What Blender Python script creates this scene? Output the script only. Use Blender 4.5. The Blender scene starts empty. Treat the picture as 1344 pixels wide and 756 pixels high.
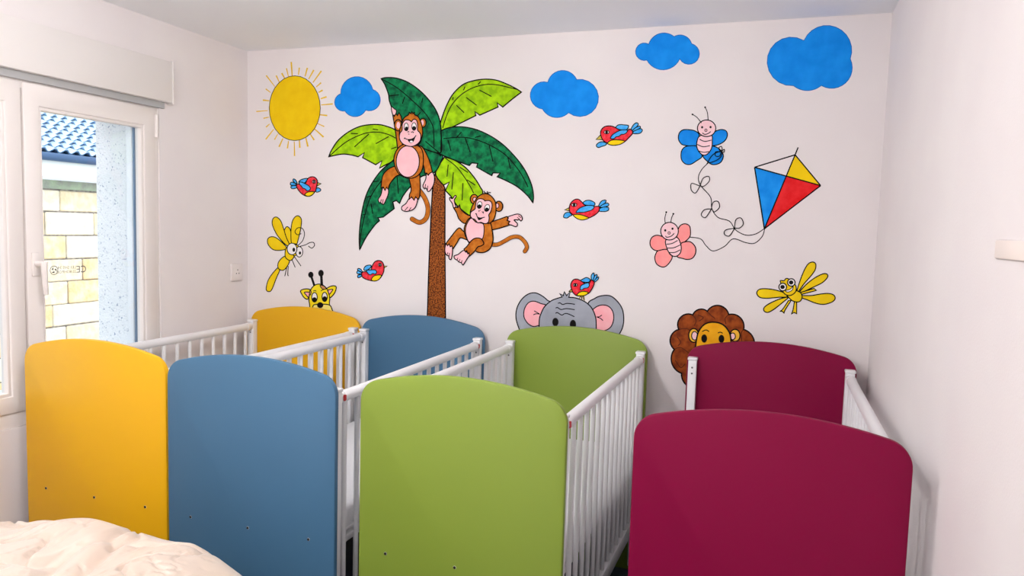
import bpy, bmesh, math, random
from mathutils import Matrix, Vector, noise
random.seed(7)
scene = bpy.context.scene
COL = scene.collection

# ------------------------------------------------------------------ camera
DZ = 0.08
FPX, YAW, PITCH, ROLL = 978.09, -0.33105, -0.08187, 0.028455
CAM = Vector((0.0, 0.0, 1.4428 + DZ))
YB, XL, XR, ZC = 3.3219, -2.6493, 0.4050, 2.3228 + DZ       # back wall, left wall, right wall, ceiling
YF = -1.35                                                   # wall behind the camera
fw = Vector((math.sin(YAW) * math.cos(PITCH), math.cos(YAW) * math.cos(PITCH), math.sin(PITCH)))
r0 = Vector((math.cos(YAW), -math.sin(YAW), 0)); u0 = r0.cross(fw)
RT = math.cos(ROLL) * r0 + math.sin(ROLL) * u0
UP = -math.sin(ROLL) * r0 + math.cos(ROLL) * u0
cd = bpy.data.cameras.new('camera'); cam = bpy.data.objects.new('camera', cd); COL.objects.link(cam)
cd.sensor_fit = 'HORIZONTAL'; cd.sensor_width = 36.0; cd.lens = FPX / 1344 * 36.0
cd.clip_start = 0.02; cd.clip_end = 200
M = Matrix((RT, UP, -fw)).transposed().to_4x4(); M.translation = CAM
cam.matrix_world = M
scene.camera = cam

# ------------------------------------------------------------------ world, sun, exposure
w = bpy.data.worlds.new('sky'); scene.world = w; w.use_nodes = True
bg = w.node_tree.nodes['Background']; bg.inputs[0].default_value = (0.92, 0.96, 1.0, 1); bg.inputs[1].default_value = 2.2
sd = bpy.data.lights.new('sun', 'SUN'); sd.energy = 1.3; sd.angle = math.radians(3); sd.color = (1.0, 0.95, 0.86)
so = bpy.data.objects.new('sun', sd); COL.objects.link(so)
so.rotation_euler = Vector((-0.62, 0.35, -0.95)).to_track_quat('-Z', 'Y').to_euler()
vs = scene.view_settings
vs.view_transform = 'Standard'; vs.look = 'None'; vs.gamma = 1.0; vs.use_curve_mapping = False; vs.exposure = 0.0
FILL_STRENGTH = 55.5                            # luminance of the added fill globes

# ------------------------------------------------------------------ helpers
def at(px, py, axis, val):
    """point of a plane (axis = val) that the photograph shows at a pixel"""
    d = fw + RT * ((px - 672) / FPX) + UP * ((378 - py) / FPX)
    return CAM + d * ((val - CAM[axis]) / d[axis])

def lin(c):
    return tuple(((v / 255) / 12.92 if v / 255 <= 0.04045 else ((v / 255 + 0.055) / 1.055) ** 2.4) for v in c) + (1,)

MATS = {}
def mat(name, rgb, rough=0.6, rgb2=None, scale=8.0, detail=4.0, stretch=(1, 1, 1), bump=0.0, bscale=60.0, spec=0.5, coat=0.0, sheen=0.0,
        lo=0.35, hi=0.65, emit=0.0, metal=0.0):
    if name in MATS: return MATS[name]
    m = bpy.data.materials.new(name); m.use_nodes = True
    nt = m.node_tree; b = nt.nodes['Principled BSDF']
    b.inputs['Base Color'].default_value = lin(rgb); b.inputs['Roughness'].default_value = rough
    b.inputs['Specular IOR Level'].default_value = spec; b.inputs['Coat Weight'].default_value = coat
    b.inputs['Sheen Weight'].default_value = sheen; b.inputs['Metallic'].default_value = metal
    tc = None
    def coords():
        t = nt.nodes.new('ShaderNodeTexCoord'); mp = nt.nodes.new('ShaderNodeMapping'); mp.inputs['Scale'].default_value = stretch
        nt.links.new(t.outputs['Object'], mp.inputs['Vector']); return mp.outputs['Vector']
    if rgb2 is not None:
        tc = coords()
        n = nt.nodes.new('ShaderNodeTexNoise'); n.inputs['Scale'].default_value = scale; n.inputs['Detail'].default_value = detail
        nt.links.new(tc, n.inputs['Vector'])
        r = nt.nodes.new('ShaderNodeValToRGB'); r.color_ramp.elements[0].position = lo; r.color_ramp.elements[1].position = hi
        r.color_ramp.elements[0].color = lin(rgb); r.color_ramp.elements[1].color = lin(rgb2)
        nt.links.new(n.outputs['Fac'], r.inputs['Fac']); nt.links.new(r.outputs['Color'], b.inputs['Base Color'])
    if bump > 0:
        tc = tc or coords()
        n2 = nt.nodes.new('ShaderNodeTexNoise'); n2.inputs['Scale'].default_value = bscale; n2.inputs['Detail'].default_value = 3
        nt.links.new(tc, n2.inputs['Vector'])
        bp = nt.nodes.new('ShaderNodeBump'); bp.inputs['Strength'].default_value = bump; bp.inputs['Distance'].default_value = 0.01
        nt.links.new(n2.outputs['Fac'], bp.inputs['Height']); nt.links.new(bp.outputs['Normal'], b.inputs['Normal'])
    if emit > 0:
        b.inputs['Emission Color'].default_value = lin(rgb); b.inputs['Emission Strength'].default_value = emit
    MATS[name] = m
    return m

def link(name, me, m, parent=None):
    o = bpy.data.objects.new(name, me); COL.objects.link(o)
    if m is not None and not me.materials: me.materials.append(m)
    if parent is not None: o.parent = parent
    return o
def tag(o, label=None, cat=None, group=None, kind=None):
    if label: o['label'] = label
    if cat: o['category'] = cat
    if group: o['group'] = group
    if kind: o['kind'] = kind
    return o
def empty(name, loc=(0, 0, 0), rz=0.0):
    o = bpy.data.objects.new(name, None); COL.objects.link(o); o.location = loc; o.rotation_euler = (0, 0, rz)
    o.empty_display_size = 0.1
    return o
def smooth(me, ang=35):
    for p in me.polygons: p.use_smooth = len(p.vertices) <= 8
    try: me.set_sharp_from_angle(angle=math.radians(ang))
    except Exception: pass
def box(bm, a, b, bev=0.0, seg=2):
    g = bmesh.ops.create_cube(bm, size=1.0)['verts']
    c = [(a[i] + b[i]) / 2 for i in range(3)]; s = [abs(b[i] - a[i]) for i in range(3)]
    for v in g: v.co = Vector((c[i] + v.co[i] * s[i] for i in range(3)))
    if bev > 0:
        es = list({e for v in g for e in v.link_edges})
        bmesh.ops.bevel(bm, geom=es, offset=bev, segments=seg, affect='EDGES', profile=0.5)
def done(bm, name, m, parent=None, ang=35):
    bmesh.ops.recalc_face_normals(bm, faces=bm.faces)
    me = bpy.data.meshes.new(name); bm.to_mesh(me); bm.free(); smooth(me, ang)
    return link(name, me, m, parent)
def boxobj(name, a, b, m, parent=None, bev=0.0, seg=2):
    bm = bmesh.new(); box(bm, a, b, bev, seg); return done(bm, name, m, parent)
def cyl(bm, p0, p1, r, seg=16, r2=None, bev=0.0):
    p0, p1 = Vector(p0), Vector(p1); d = p1 - p0
    mt = Matrix.Translation((p0 + p1) / 2) @ d.to_track_quat('Z', 'Y').to_matrix().to_4x4()
    g = bmesh.ops.create_cone(bm, cap_ends=True, segments=seg, radius1=r, radius2=r if r2 is None else r2, depth=d.length, matrix=mt)['verts']
    if bev > 0:
        es = [e for e in {e for v in g for e in v.link_edges} if any(len(f.verts) > 4 for f in e.link_faces)]
        bmesh.ops.bevel(bm, geom=es, offset=bev, segments=3, affect='EDGES', profile=0.5)
def cylobj(name, p0, p1, r, m, parent=None, seg=16, bev=0.0, r2=None):
    bm = bmesh.new(); cyl(bm, p0, p1, r, seg, r2, bev); return done(bm, name, m, parent)
def framebox(bm, x0, x1, y0, y1, z0, z1, iy0, iy1, iz0, iz1):
    """rectangular frame in the y-z plane with an opening"""
    o = [(y0, z0), (y1, z0), (y1, z1), (y0, z1)]; i = [(iy0, iz0), (iy1, iz0), (iy1, iz1), (iy0, iz1)]
    V = {}
    for k, xx in enumerate((x0, x1)):
        V[k] = [[bm.verts.new((xx, *q)) for q in o], [bm.verts.new((xx, *q)) for q in i]]
    for j in range(4):
        n = (j + 1) % 4
        for k in (0, 1): bm.faces.new((V[k][0][j], V[k][0][n], V[k][1][n], V[k][1][j]))
        bm.faces.new((V[0][0][j], V[0][0][n], V[1][0][n], V[1][0][j])); bm.faces.new((V[0][1][j], V[0][1][n], V[1][1][n], V[1][1][j]))
def frameobj(name, dims, m, parent=None, bev=0.0):
    bm = bmesh.new(); framebox(bm, *dims)
    bmesh.ops.recalc_face_normals(bm, faces=bm.faces)
    if bev > 0:
        es = [e for e in bm.edges if len(e.link_faces) == 2 and e.calc_face_angle(0) > 1.0]
        bmesh.ops.bevel(bm, geom=es, offset=bev, segments=2, affect='EDGES', profile=0.5)
    return done(bm, name, m, parent)

# ------------------------------------------------------------------ materials
WALL = mat('wall_paint', (236, 229, 229), 0.75, (239, 233, 232), 3.0, 2.0, bump=0.06, bscale=180, spec=0.3)
CEIL = mat('ceiling_paint', (250, 251, 254), 0.8, spec=0.2)
FLOOR = mat('floor_vinyl', (62, 70, 86), 0.45, (72, 80, 98), 25.0)
PVC = mat('white_pvc', (238, 231, 227), 0.35)
BOX = mat('shutter_box_paint', (236, 231, 228), 0.5)
WHITE = mat('white_lacquer', (238, 238, 240), 0.32)
PLATE = mat('white_plastic', (240, 232, 230), 0.3)
DARK = mat('dark_hole', (25, 22, 22), 0.7)
STEEL = mat('screw_steel', (120, 120, 125), 0.35, metal=0.9)
RED = mat('red_cap_plastic', (200, 25, 35), 0.4)
SHEET = mat('white_cotton', (240, 240, 243), 0.9, bump=0.15, bscale=90)
QUILT = mat('cream_satin', (202, 182, 166), 0.4, (210, 192, 178), 4.0, bump=0.1, bscale=35, sheen=0.3)
ROUGH = mat('roughcast_render', (240, 243, 247), 0.95, (150, 165, 190), 110.0, 2.0, bump=0.8, bscale=120, lo=0.62, hi=0.72)
ALU = mat('white_aluminium', (236, 240, 246), 0.4)
GAP = mat('grey_blue_seal', (140, 166, 198), 0.8)
STONE = [mat('stone_block_sand', (232, 212, 176), 0.95, (240, 228, 204), 14.0, 6.0, bump=0.8, bscale=40),
         mat('stone_block_cream', (234, 222, 196), 0.95, (243, 236, 220), 14.0, 6.0, bump=0.8, bscale=40),
         mat('stone_block_ochre', (230, 200, 148), 0.95, (241, 224, 190), 12.0, 6.0, bump=0.8, bscale=40)]
MORTAR = mat('grey_mortar', (110, 104, 100), 0.95, (160, 154, 146), 30.0, bump=0.6)
CONC = mat('mossy_concrete', (150, 152, 148), 0.95, (168, 186, 160), 9.0, bump=0.4)
TILE = mat('slate_blue_roof_tile', (172, 196, 218), 0.6, (194, 212, 230), 10.0)
FASCIA = mat('white_fascia', (240, 244, 242), 0.6)
GUTTER = mat('dark_gutter', (60, 90, 130), 0.5)
GROUND = mat('gravel_ground', (170, 165, 158), 0.95, (195, 190, 182), 30.0, bump=0.5)

def glass_mat():
    m = bpy.data.materials.new('window_glass'); m.use_nodes = True; nt = m.node_tree; nt.nodes.clear()
    out = nt.nodes.new('ShaderNodeOutputMaterial'); mx = nt.nodes.new('ShaderNodeMixShader'); t = nt.nodes.new('ShaderNodeBsdfTransparent')
    g = nt.nodes.new('ShaderNodeBsdfGlossy'); g.inputs['Roughness'].default_value = 0.02
    fr = nt.nodes.new('ShaderNodeFresnel'); fr.inputs['IOR'].default_value = 1.25
    t.inputs['Color'].default_value = (0.95, 0.97, 0.98, 1)
    nt.links.new(fr.outputs[0], mx.inputs[0]); nt.links.new(t.outputs[0], mx.inputs[1]); nt.links.new(g.outputs[0], mx.inputs[2])
    nt.links.new(mx.outputs[0], out.inputs[0]); return m
GLASS = glass_mat()

# ------------------------------------------------------------------ room shell
T = 0.12
XO = XL - 0.285                                  # outside face of the left wall
WY0, WY1, WZ0, WZ1 = 1.39, 2.715, 0.635 + DZ, 1.95 + DZ      # window opening in the inner lining
OY0, OY1, OZ0, OZ1 = 1.47, 2.632, 0.72 + DZ, 1.92 + DZ       # opening in the outer masonry
tag(boxobj('floor', (XO, YF - T, -0.1), (XR + T, YB + T, 0), FLOOR), 'dark navy vinyl floor under the cots', None, None, 'structure')
tag(boxobj('ceiling', (XO, YF - T, ZC), (XR + T, YB + T, ZC + 0.2), CEIL), 'plain white ceiling', None, None, 'structure')
tag(boxobj('wall_back', (XO, YB, 0), (XR + T, YB + T, ZC), WALL), 'white wall behind the cots carrying the painted mural', None, None, 'structure')
tag(boxobj('wall_right', (XR, YF, 0), (XR + T, YB, ZC), WALL), 'plain white wall on the right', None, None, 'structure')
tag(boxobj('wall_front', (XO, YF - T, 0), (XR + T, YF, ZC), WALL), 'plain white wall behind the viewer', None, None, 'structure')
XI = XL - 0.05
wl = tag(frameobj('wall_left', (XI, XL, YF, YB, 0, ZC, WY0, WY1, WZ0, WZ1), WALL), 'white wall on the left with the window', None, None, 'structure')
tag(frameobj('outer_masonry', (XO, XI, YF, YB, 0, ZC, OY0, OY1, OZ0, OZ1), ROUGH, wl), 'speckled grey roughcast outer wall seen through the window')

# window
win = tag(empty('window_1', (XL, (WY0 + WY1) / 2, 0)), 'white two-leaf window with a lever handle', None, None, 'structure')
def wpart(o):                                   # parts are built in room coordinates
    o.matrix_parent_inverse = Matrix.Translation(win.location).inverted(); return o
wpart(frameobj('fixed_frame', (XI + 0.002, XL - 0.006, WY0, WY1, WZ0, WZ1, 1.44, 2.668, 0.70 + DZ, 1.905 + DZ), PVC, win, 0.003))
GX = XL - 0.016
def sash(y0, y1, gy0, gy1):
    s = wpart(frameobj('sash', (XL - 0.046, XL + 0.002, y0, y1, 0.692 + DZ, 1.928 + DZ, gy0 - 0.012, gy1 + 0.012, 0.757 + DZ, 1.846 + DZ), PVC, win, 0.005))
    frameobj('glazing_bead', (XL - 0.04, XL - 0.004, gy0 - 0.013, gy1 + 0.013, 0.756 + DZ, 1.847 + DZ, gy0, gy1, 0.770 + DZ, 1.833 + DZ), PVC, s, 0.003)
    boxobj('pane', (GX - 0.012, gy0 - 0.006, 0.764 + DZ), (GX - 0.008, gy1 + 0.006, 1.839 + DZ), GLASS, s)
    return s
sash(1.423, 2.052, 1.495, 1.978)
s2 = sash(2.060, 2.691, 2.138, 2.616)
# lever handle on the right leaf
hb = bmesh.new(); hp = at(48, 346, 0, XL + 0.01); lv = at(57.5, 346, 0, XL + 0.05); le = at(60.5, 387, 0, XL + 0.045)
box(hb, (XL + 0.001, hp.y - 0.016, hp.z - 0.048), (XL + 0.010, hp.y + 0.016, hp.z + 0.042), 0.004); cyl(hb, (XL + 0.008, hp.y, hp.z), (XL + 0.052, hp.y + 0.004, hp.z), 0.011, 14)
cyl(hb, (XL + 0.05, hp.y - 0.004, hp.z + 0.002), (XL + 0.05, lv.y + 0.006, lv.z), 0.011, 14, bev=0.004)
cyl(hb, (XL + 0.05, lv.y, lv.z + 0.006), (XL + 0.045, le.y, le.z), 0.012, 14, 0.009, 0.003)
wpart(done(hb, 'lever_handle', PVC, win))
hg = bmesh.new(); cyl(hg, (XL + 0.004, 2.696, 1.80 + DZ), (XL + 0.004, 2.696, 1.90 + DZ), 0.008, 12, bev=0.002)
wpart(done(hg, 'hinge', PVC, win))
# print on the pane: reads the right way from outside
INK = mat('grey_ink', (95, 92, 100), 0.7)
def text(body, size, yy, zz):
    c = bpy.data.curves.new('glass_print', 'FONT'); c.body = body; c.size = size
    o = bpy.data.objects.new('glass_print', c); COL.objects.link(o)
    bpy.context.view_layer.update()
    me = bpy.data.meshes.new_from_object(o.evaluated_get(bpy.context.evaluated_depsgraph_get()))
    bpy.data.objects.remove(o)
    for v in me.vertices: v.co = Vector((GX - 0.0065, yy - v.co.x, zz + v.co.y))
    me.materials.clear()
    return me
zm = at(90, 354, 0, GX).z; ym = at(115, 354, 0, GX).y
for body, size, dy, dz in (('CE', 0.040, 0.0, -0.014), ('LE1 SHS 24', 0.0175, 0.049, 0.003), ('2S 8OHPIDD', 0.0165, 0.049, -0.014)):
    link('glass_print', text(body, size, ym - dy, zm + dz), INK, s2)
bm = bmesh.new()
def ring(bm, cy, cz, r, wd, x, seg=24):
    a = [[bm.verts.new((x, cy + math.cos(t * math.tau / seg) * q, cz + math.sin(t * math.tau / seg) * q)) for t in range(seg)] for q in (r, r - wd)]
    for t in range(seg): bm.faces.new((a[0][t], a[0][(t + 1) % seg], a[1][(t + 1) % seg], a[1][t]))
rc = (at(72.5, 354, 0, GX).y, zm)
ring(bm, rc[0], rc[1], 0.0185, 0.003, GX - 0.0065)
for k in range(3):
    a = -0.4 + k * 2.1; q = [(rc[0] + math.cos(a + d) * rr, rc[1] + math.sin(a + d) * rr) for d, rr in ((0, .014), (1.1, .012), (1.6, .003))]
    bm.faces.new([bm.verts.new((GX - 0.0065, *v)) for v in q])
done(bm, 'glass_emblem', INK, s2)

# roller shutter box over the window, guide rail in the reveal
sb = tag(empty('shutter_box', (XL + 0.001, 2.0, 1.96 + DZ)), 'long white roller shutter box above the window', 'shutter box')
o = boxobj('casing', (0, -1.4, 0.002), (0.034, 0.762, 0.186), BOX, sb, 0.004)
boxobj('end_cap', (0, 0.7625, -0.004), (0.037, 0.7685, 0.190), BOX, sb, 0.002)
boxobj('box_shade_strip', (0.0, -1.35, -0.026), (0.008, 0.74, 0.002), mat('box_shade_grey', (178, 178, 178), 0.8), sb)  # solid grey strip, colour stands in for the shadow band under the box
gr = tag(empty('shutter_guide', (XI, OY1, OZ0)), 'white aluminium shutter guide rail in the window reveal', 'guide rail')
hh = OZ1 - OZ0
boxobj('channel', (-0.036, -0.022, 0), (-0.004, -0.0005, hh), ALU, gr, 0.002)
boxobj('brush_seal', (-0.004, -0.016, 0), (-0.0005, -0.0005, hh), GAP, gr)
boxobj('outer_seal', (-0.040, -0.014, 0), (-0.036, -0.0005, hh), GAP, gr)

# ------------------------------------------------------------------ outside
tag(boxobj('ground_outside', (-14, -6, -0.6), (XO, 14, -0.4), GROUND), 'pale gravel ground outside', None, None, 'structure')
NX = -6.0
nh = tag(empty('neighbour_house', (NX, 5.0, -0.4)), 'neighbouring stone block house with blue tiled roof outside the window', 'house')
def npart(o):
    o.matrix_parent_inverse = Matrix.Translation(nh.location).inverted(); return o
Y0N, Y1N = 1.2, 7.6
npart(boxobj('mortar_core', (NX - 0.3, Y0N, -0.4), (NX - 0.012, Y1N, 1.80 + DZ), MORTAR, nh))
zt = [at(90, y, 0, NX).z for y in (250.6, 278, 309, 339.7, 369, 399, 427)]
step = (zt[0] - zt[-1]) / 6
while zt[-1] - step > -0.38: zt.append(zt[-1] - step)
npart(boxobj('concrete_course', (NX - 0.05, Y0N, zt[0] + 0.012), (NX + 0.002, Y1N, at(90, 235, 0, NX).z + 0.02), CONC, nh))
jy = [at(79, 264, 0, NX).y, at(60, 294, 0, NX).y, at(88, 324, 0, NX).y, at(60, 354, 0, NX).y - .12, at(90, 384, 0, NX).y, at(70, 410, 0, NX).y, at(88, 440, 0, NX).y]
bmesh_cache = {}
def block_mesh(l, h):
    key = (round(l, 3), round(h, 3))
    if key not in bmesh_cache:
        bm = bmesh.new(); box(bm, (-0.1, 0, 0), (0.0, l, h), 0.008, 1)
        me = bpy.data.meshes.new('block'); bmesh.ops.recalc_face_normals(bm, faces=bm.faces); bm.to_mesh(me); bm.free()
        bmesh_cache[key] = me
    return bmesh_cache[key]
BL = 0.5
for c in range(len(zt) - 1):
    off = jy[c % len(jy)]
    k0 = math.floor((3.6 - off) / BL)
    for k in range(k0, k0 + 6):
        y = off + k * BL
        me = block_mesh(BL - 0.009, round(zt[c] - zt[c + 1] - 0.009, 2)).copy()
        me.materials.append(STONE[(c * 2 + k * 5 + (c == 1) * 2) % 3])
        npart(link('block', me, None, nh)).location = (NX + random.uniform(-0.004, 0.006), y + 0.0045, zt[c + 1] + 0.0045)
ze, zf = at(90, 209, 0, NX + .12).z, at(90, 236, 0, NX + .12).z
npart(boxobj('fascia', (NX - 0.3, Y0N, zf), (NX + 0.12, Y1N, ze), FASCIA, nh, 0.004))
npart(boxobj('soffit_trim', (NX + 0.10, Y0N, zf - 0.012), (NX + 0.135, Y1N, zf + 0.02), mat('grey_trim', (200, 205, 215), 0.6), nh, 0.003))
bm = bmesh.new(); cyl(bm, (NX + 0.15, Y0N, ze + 0.005), (NX + 0.15, Y1N, ze + 0.005), 0.035, 12)
npart(done(bm, 'gutter', GUTTER, nh))
PR = math.radians(30)
bm = bmesh.new()
e = Vector((NX + 0.12, 0, ze + 0.03)); sl = Vector((-math.cos(PR), 0, math.sin(PR)))
pts = [e, e + sl * 2.2, e + sl * 2.2 - Vector((0, 0, .08)), e - Vector((0, 0, .05))]
fa = [bm.verts.new((p.x, 4.62, p.z)) for p in pts]; fb = [bm.verts.new((p.x, Y1N, p.z)) for p in pts]
bm.faces.new(fa); bm.faces.new(fb[::-1])
for j in range(4): bm.faces.new((fa[j], fb[j], fb[(j + 1) % 4], fa[(j + 1) % 4]))
npart(done(bm, 'roof_deck', GUTTER, nh))
TW, TR = 0.108, 0.094
tm = bpy.data.meshes.new('roof_tile'); vv, ff = [], []
for a in (0, 1):
    for t in (0.0, 0.012):
        for j in range(7):
            s = j / 6
            vv.append((a * TR * 1.25, s * TW * 1.02, 0.028 * (1 - a) + 0.018 * math.sin(s * math.tau) - t))
for j in range(6):
    ff += [(j, j + 1, 15 + j, 14 + j), (7 + j, 8 + j, j + 1, j), (7 + j, 21 + j, 22 + j, 8 + j)]
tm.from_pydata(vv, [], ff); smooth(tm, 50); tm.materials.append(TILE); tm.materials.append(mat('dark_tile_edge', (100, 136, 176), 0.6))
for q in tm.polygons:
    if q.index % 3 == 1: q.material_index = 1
tilt = Matrix((sl, Vector((0, -1, 0)), sl.cross(Vector((0, -1, 0))))).transposed().to_4x4()
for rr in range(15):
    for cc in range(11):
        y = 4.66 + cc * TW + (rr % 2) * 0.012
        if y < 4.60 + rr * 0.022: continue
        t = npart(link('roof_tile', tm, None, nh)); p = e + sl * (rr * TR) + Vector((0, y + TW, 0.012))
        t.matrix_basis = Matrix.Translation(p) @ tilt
hm = bpy.data.meshes.new('hip_tile'); bm = bmesh.new(); cyl(bm, (0, 0, 0), (0.11, 0, 0), 0.045, 12, 0.038); bm.to_mesh(hm); bm.free(); smooth(hm); hm.materials.append(TILE)
for rr in range(15):
    t = npart(link('hip_tile', hm, None, nh)); t.matrix_basis = Matrix.Translation(e + sl * (rr * TR) + Vector((0, 4.64 + rr * 0.022, 0.03))) @ tilt

# ------------------------------------------------------------------ fill lamps added out of view to brighten the room
def fill_lamp(x, y, label, strength, drop=0.35, rad=0.13):
    t = tag(empty('added_fill_lamp', (x, y, ZC)), label, 'lamp', 'added opal globe fill lamps')
    cylobj('ceiling_plate', (0, 0, -0.025), (0, 0, 0), 0.07, WHITE, t, 32, 0.004)
    cylobj('stem', (0, 0, -drop + rad * 0.85), (0, 0, -0.02), 0.02, WHITE, t, 20)
    bm = bmesh.new(); bmesh.ops.create_uvsphere(bm, u_segments=32, v_segments=20, radius=rad, matrix=Matrix.Translation((0, 0, -drop)))
    done(bm, 'added_globe', mat('fill_lamp_globe_%d' % strength, (255, 252, 251), 0.4, emit=strength), t, 180)
fill_lamp(-1.25, 0.95, 'added opal globe fill lamp hanging nearer the cots', 0.45 * FILL_STRENGTH)
fill_lamp(-1.25, -0.5, 'added opal globe fill lamp hanging behind the viewer', 1.25 * FILL_STRENGTH)
fill_lamp(-1.3, 1.62, 'small added opal globe fill lamp close under the ceiling above the cots', 1.1 * FILL_STRENGTH, 0.15, 0.10)

# ------------------------------------------------------------------ cots
CW, CL, CH, SAG, BT = 0.66, 1.277, 1.0 + DZ, 0.05, 0.020
POST_T, RAIL_Z, RAIL_R = 0.905 + DZ, 0.882 + DZ, 0.0185
LOW0, LOW1 = 0.135 + DZ, 0.195 + DZ
def board_mesh():
    R = 0.068; pts = [(0, 0), (CW, 0)]
    top = lambda x: CH - SAG * (2 * x / CW - 1) ** 2
    A = math.radians(76); xe = CW - R + R * math.cos(A); zc = top(xe) - R * math.sin(A)
    n = 10
    for i in range(n): a = i / (n - 1) * A; pts.append((CW - R + R * math.cos(a), zc + R * math.sin(a)))
    for i in range(1, 24):
        x = xe + (CW - 2 * xe) * i / 24; pts.append((x, top(x)))
    for i in range(n): a = math.pi - A + i / (n - 1) * A; pts.append((R + R * math.cos(a), zc + R * math.sin(a)))
    bm = bmesh.new()
    f = bm.faces.new([bm.verts.new((x, 0, z)) for x, z in pts])
    ex = bmesh.ops.extrude_face_region(bm, geom=[f])['geom']
    for v in ex:
        if isinstance(v, bmesh.types.BMVert): v.co.y += BT
    bmesh.ops.recalc_face_normals(bm, faces=bm.faces)
    es = [e for e in bm.edges if e.calc_face_angle(0) > 1.2 and abs(e.verts[0].co.y - e.verts[1].co.y) < 1e-6 and max(v.co.z for v in e.verts) > 0.001]
    bmesh.ops.bevel(bm, geom=es, offset=0.004, segments=2, affect='EDGES', profile=0.5)
    me = bpy.data.meshes.new('end_panel'); bm.to_mesh(me); bm.free(); smooth(me, 24); return me
BOARD = board_mesh()
bm = bmesh.new(); box(bm, (0, 0, 0.03), (0.034, 0.035, POST_T), 0.003); 
bmesh.ops.recalc_face_normals(bm, faces=bm.faces); POST = bpy.data.meshes.new('post'); bm.to_mesh(POST); bm.free(); smooth(POST); POST.materials.append(WHITE)
bm = bmesh.new(); box(bm, (-0.003, -0.003, 0), (0.037, 0.037, 0.012), 0.004)
bmesh.ops.recalc_face_normals(bm, faces=bm.faces); CAP = bpy.data.meshes.new('post_cap'); bm.to_mesh(CAP); bm.free(); smooth(CAP); CAP.materials.append(WHITE)
RL = CL - BT - 0.07
def mk(fn, name, m):
    bm = bmesh.new(); fn(bm); bmesh.ops.recalc_face_normals(bm, faces=bm.faces)
    me = bpy.data.meshes.new(name); bm.to_mesh(me); bm.free(); smooth(me); me.materials.append(m); return me
RAIL = mk(lambda b: cyl(b, (0, 0, 0), (0, RL, 0), RAIL_R, 20), 'top_rail', WHITE)
COLLAR = mk(lambda b: cyl(b, (0, -0.011, 0), (0, 0.011, 0), RAIL_R + 0.0022, 20, bev=0.002), 'rail_collar', WHITE)
LOWER = mk(lambda b: box(b, (-0.014, 0, 0), (0.014, RL, LOW1 - LOW0), 0.004), 'bottom_rail', WHITE)
SLAT = mk(lambda b: cyl(b, (0, 0, 0), (0, 0, RAIL_Z - LOW1 + 0.002), 0.0088, 12), 'slat', WHITE)
REDC = mk(lambda b: cyl(b, (0, 0, 0), (0.004, 0, 0), 0.0105, 16), 'red_cap', RED)
HOLE = mk(lambda b: (cyl(b, (0, -0.0012, 0), (0, 0.002, 0), 0.0047, 12)), 'screw_hole', DARK)
RIM = mk(lambda b: (cyl(b, (0, -0.0006, 0), (0, 0.002, 0), 0.0052, 12)), 'hole_rim', WHITE)
SCREW = mk(lambda b: cyl(b, (0, -0.0012, 0), (0, 0.0005, 0), 0.004, 10), 'screw', STEEL)
NSL = 15
def put(name, me, parent, loc, m=None):
    o = link(name, me, m, parent); o.location = loc; return o
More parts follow.
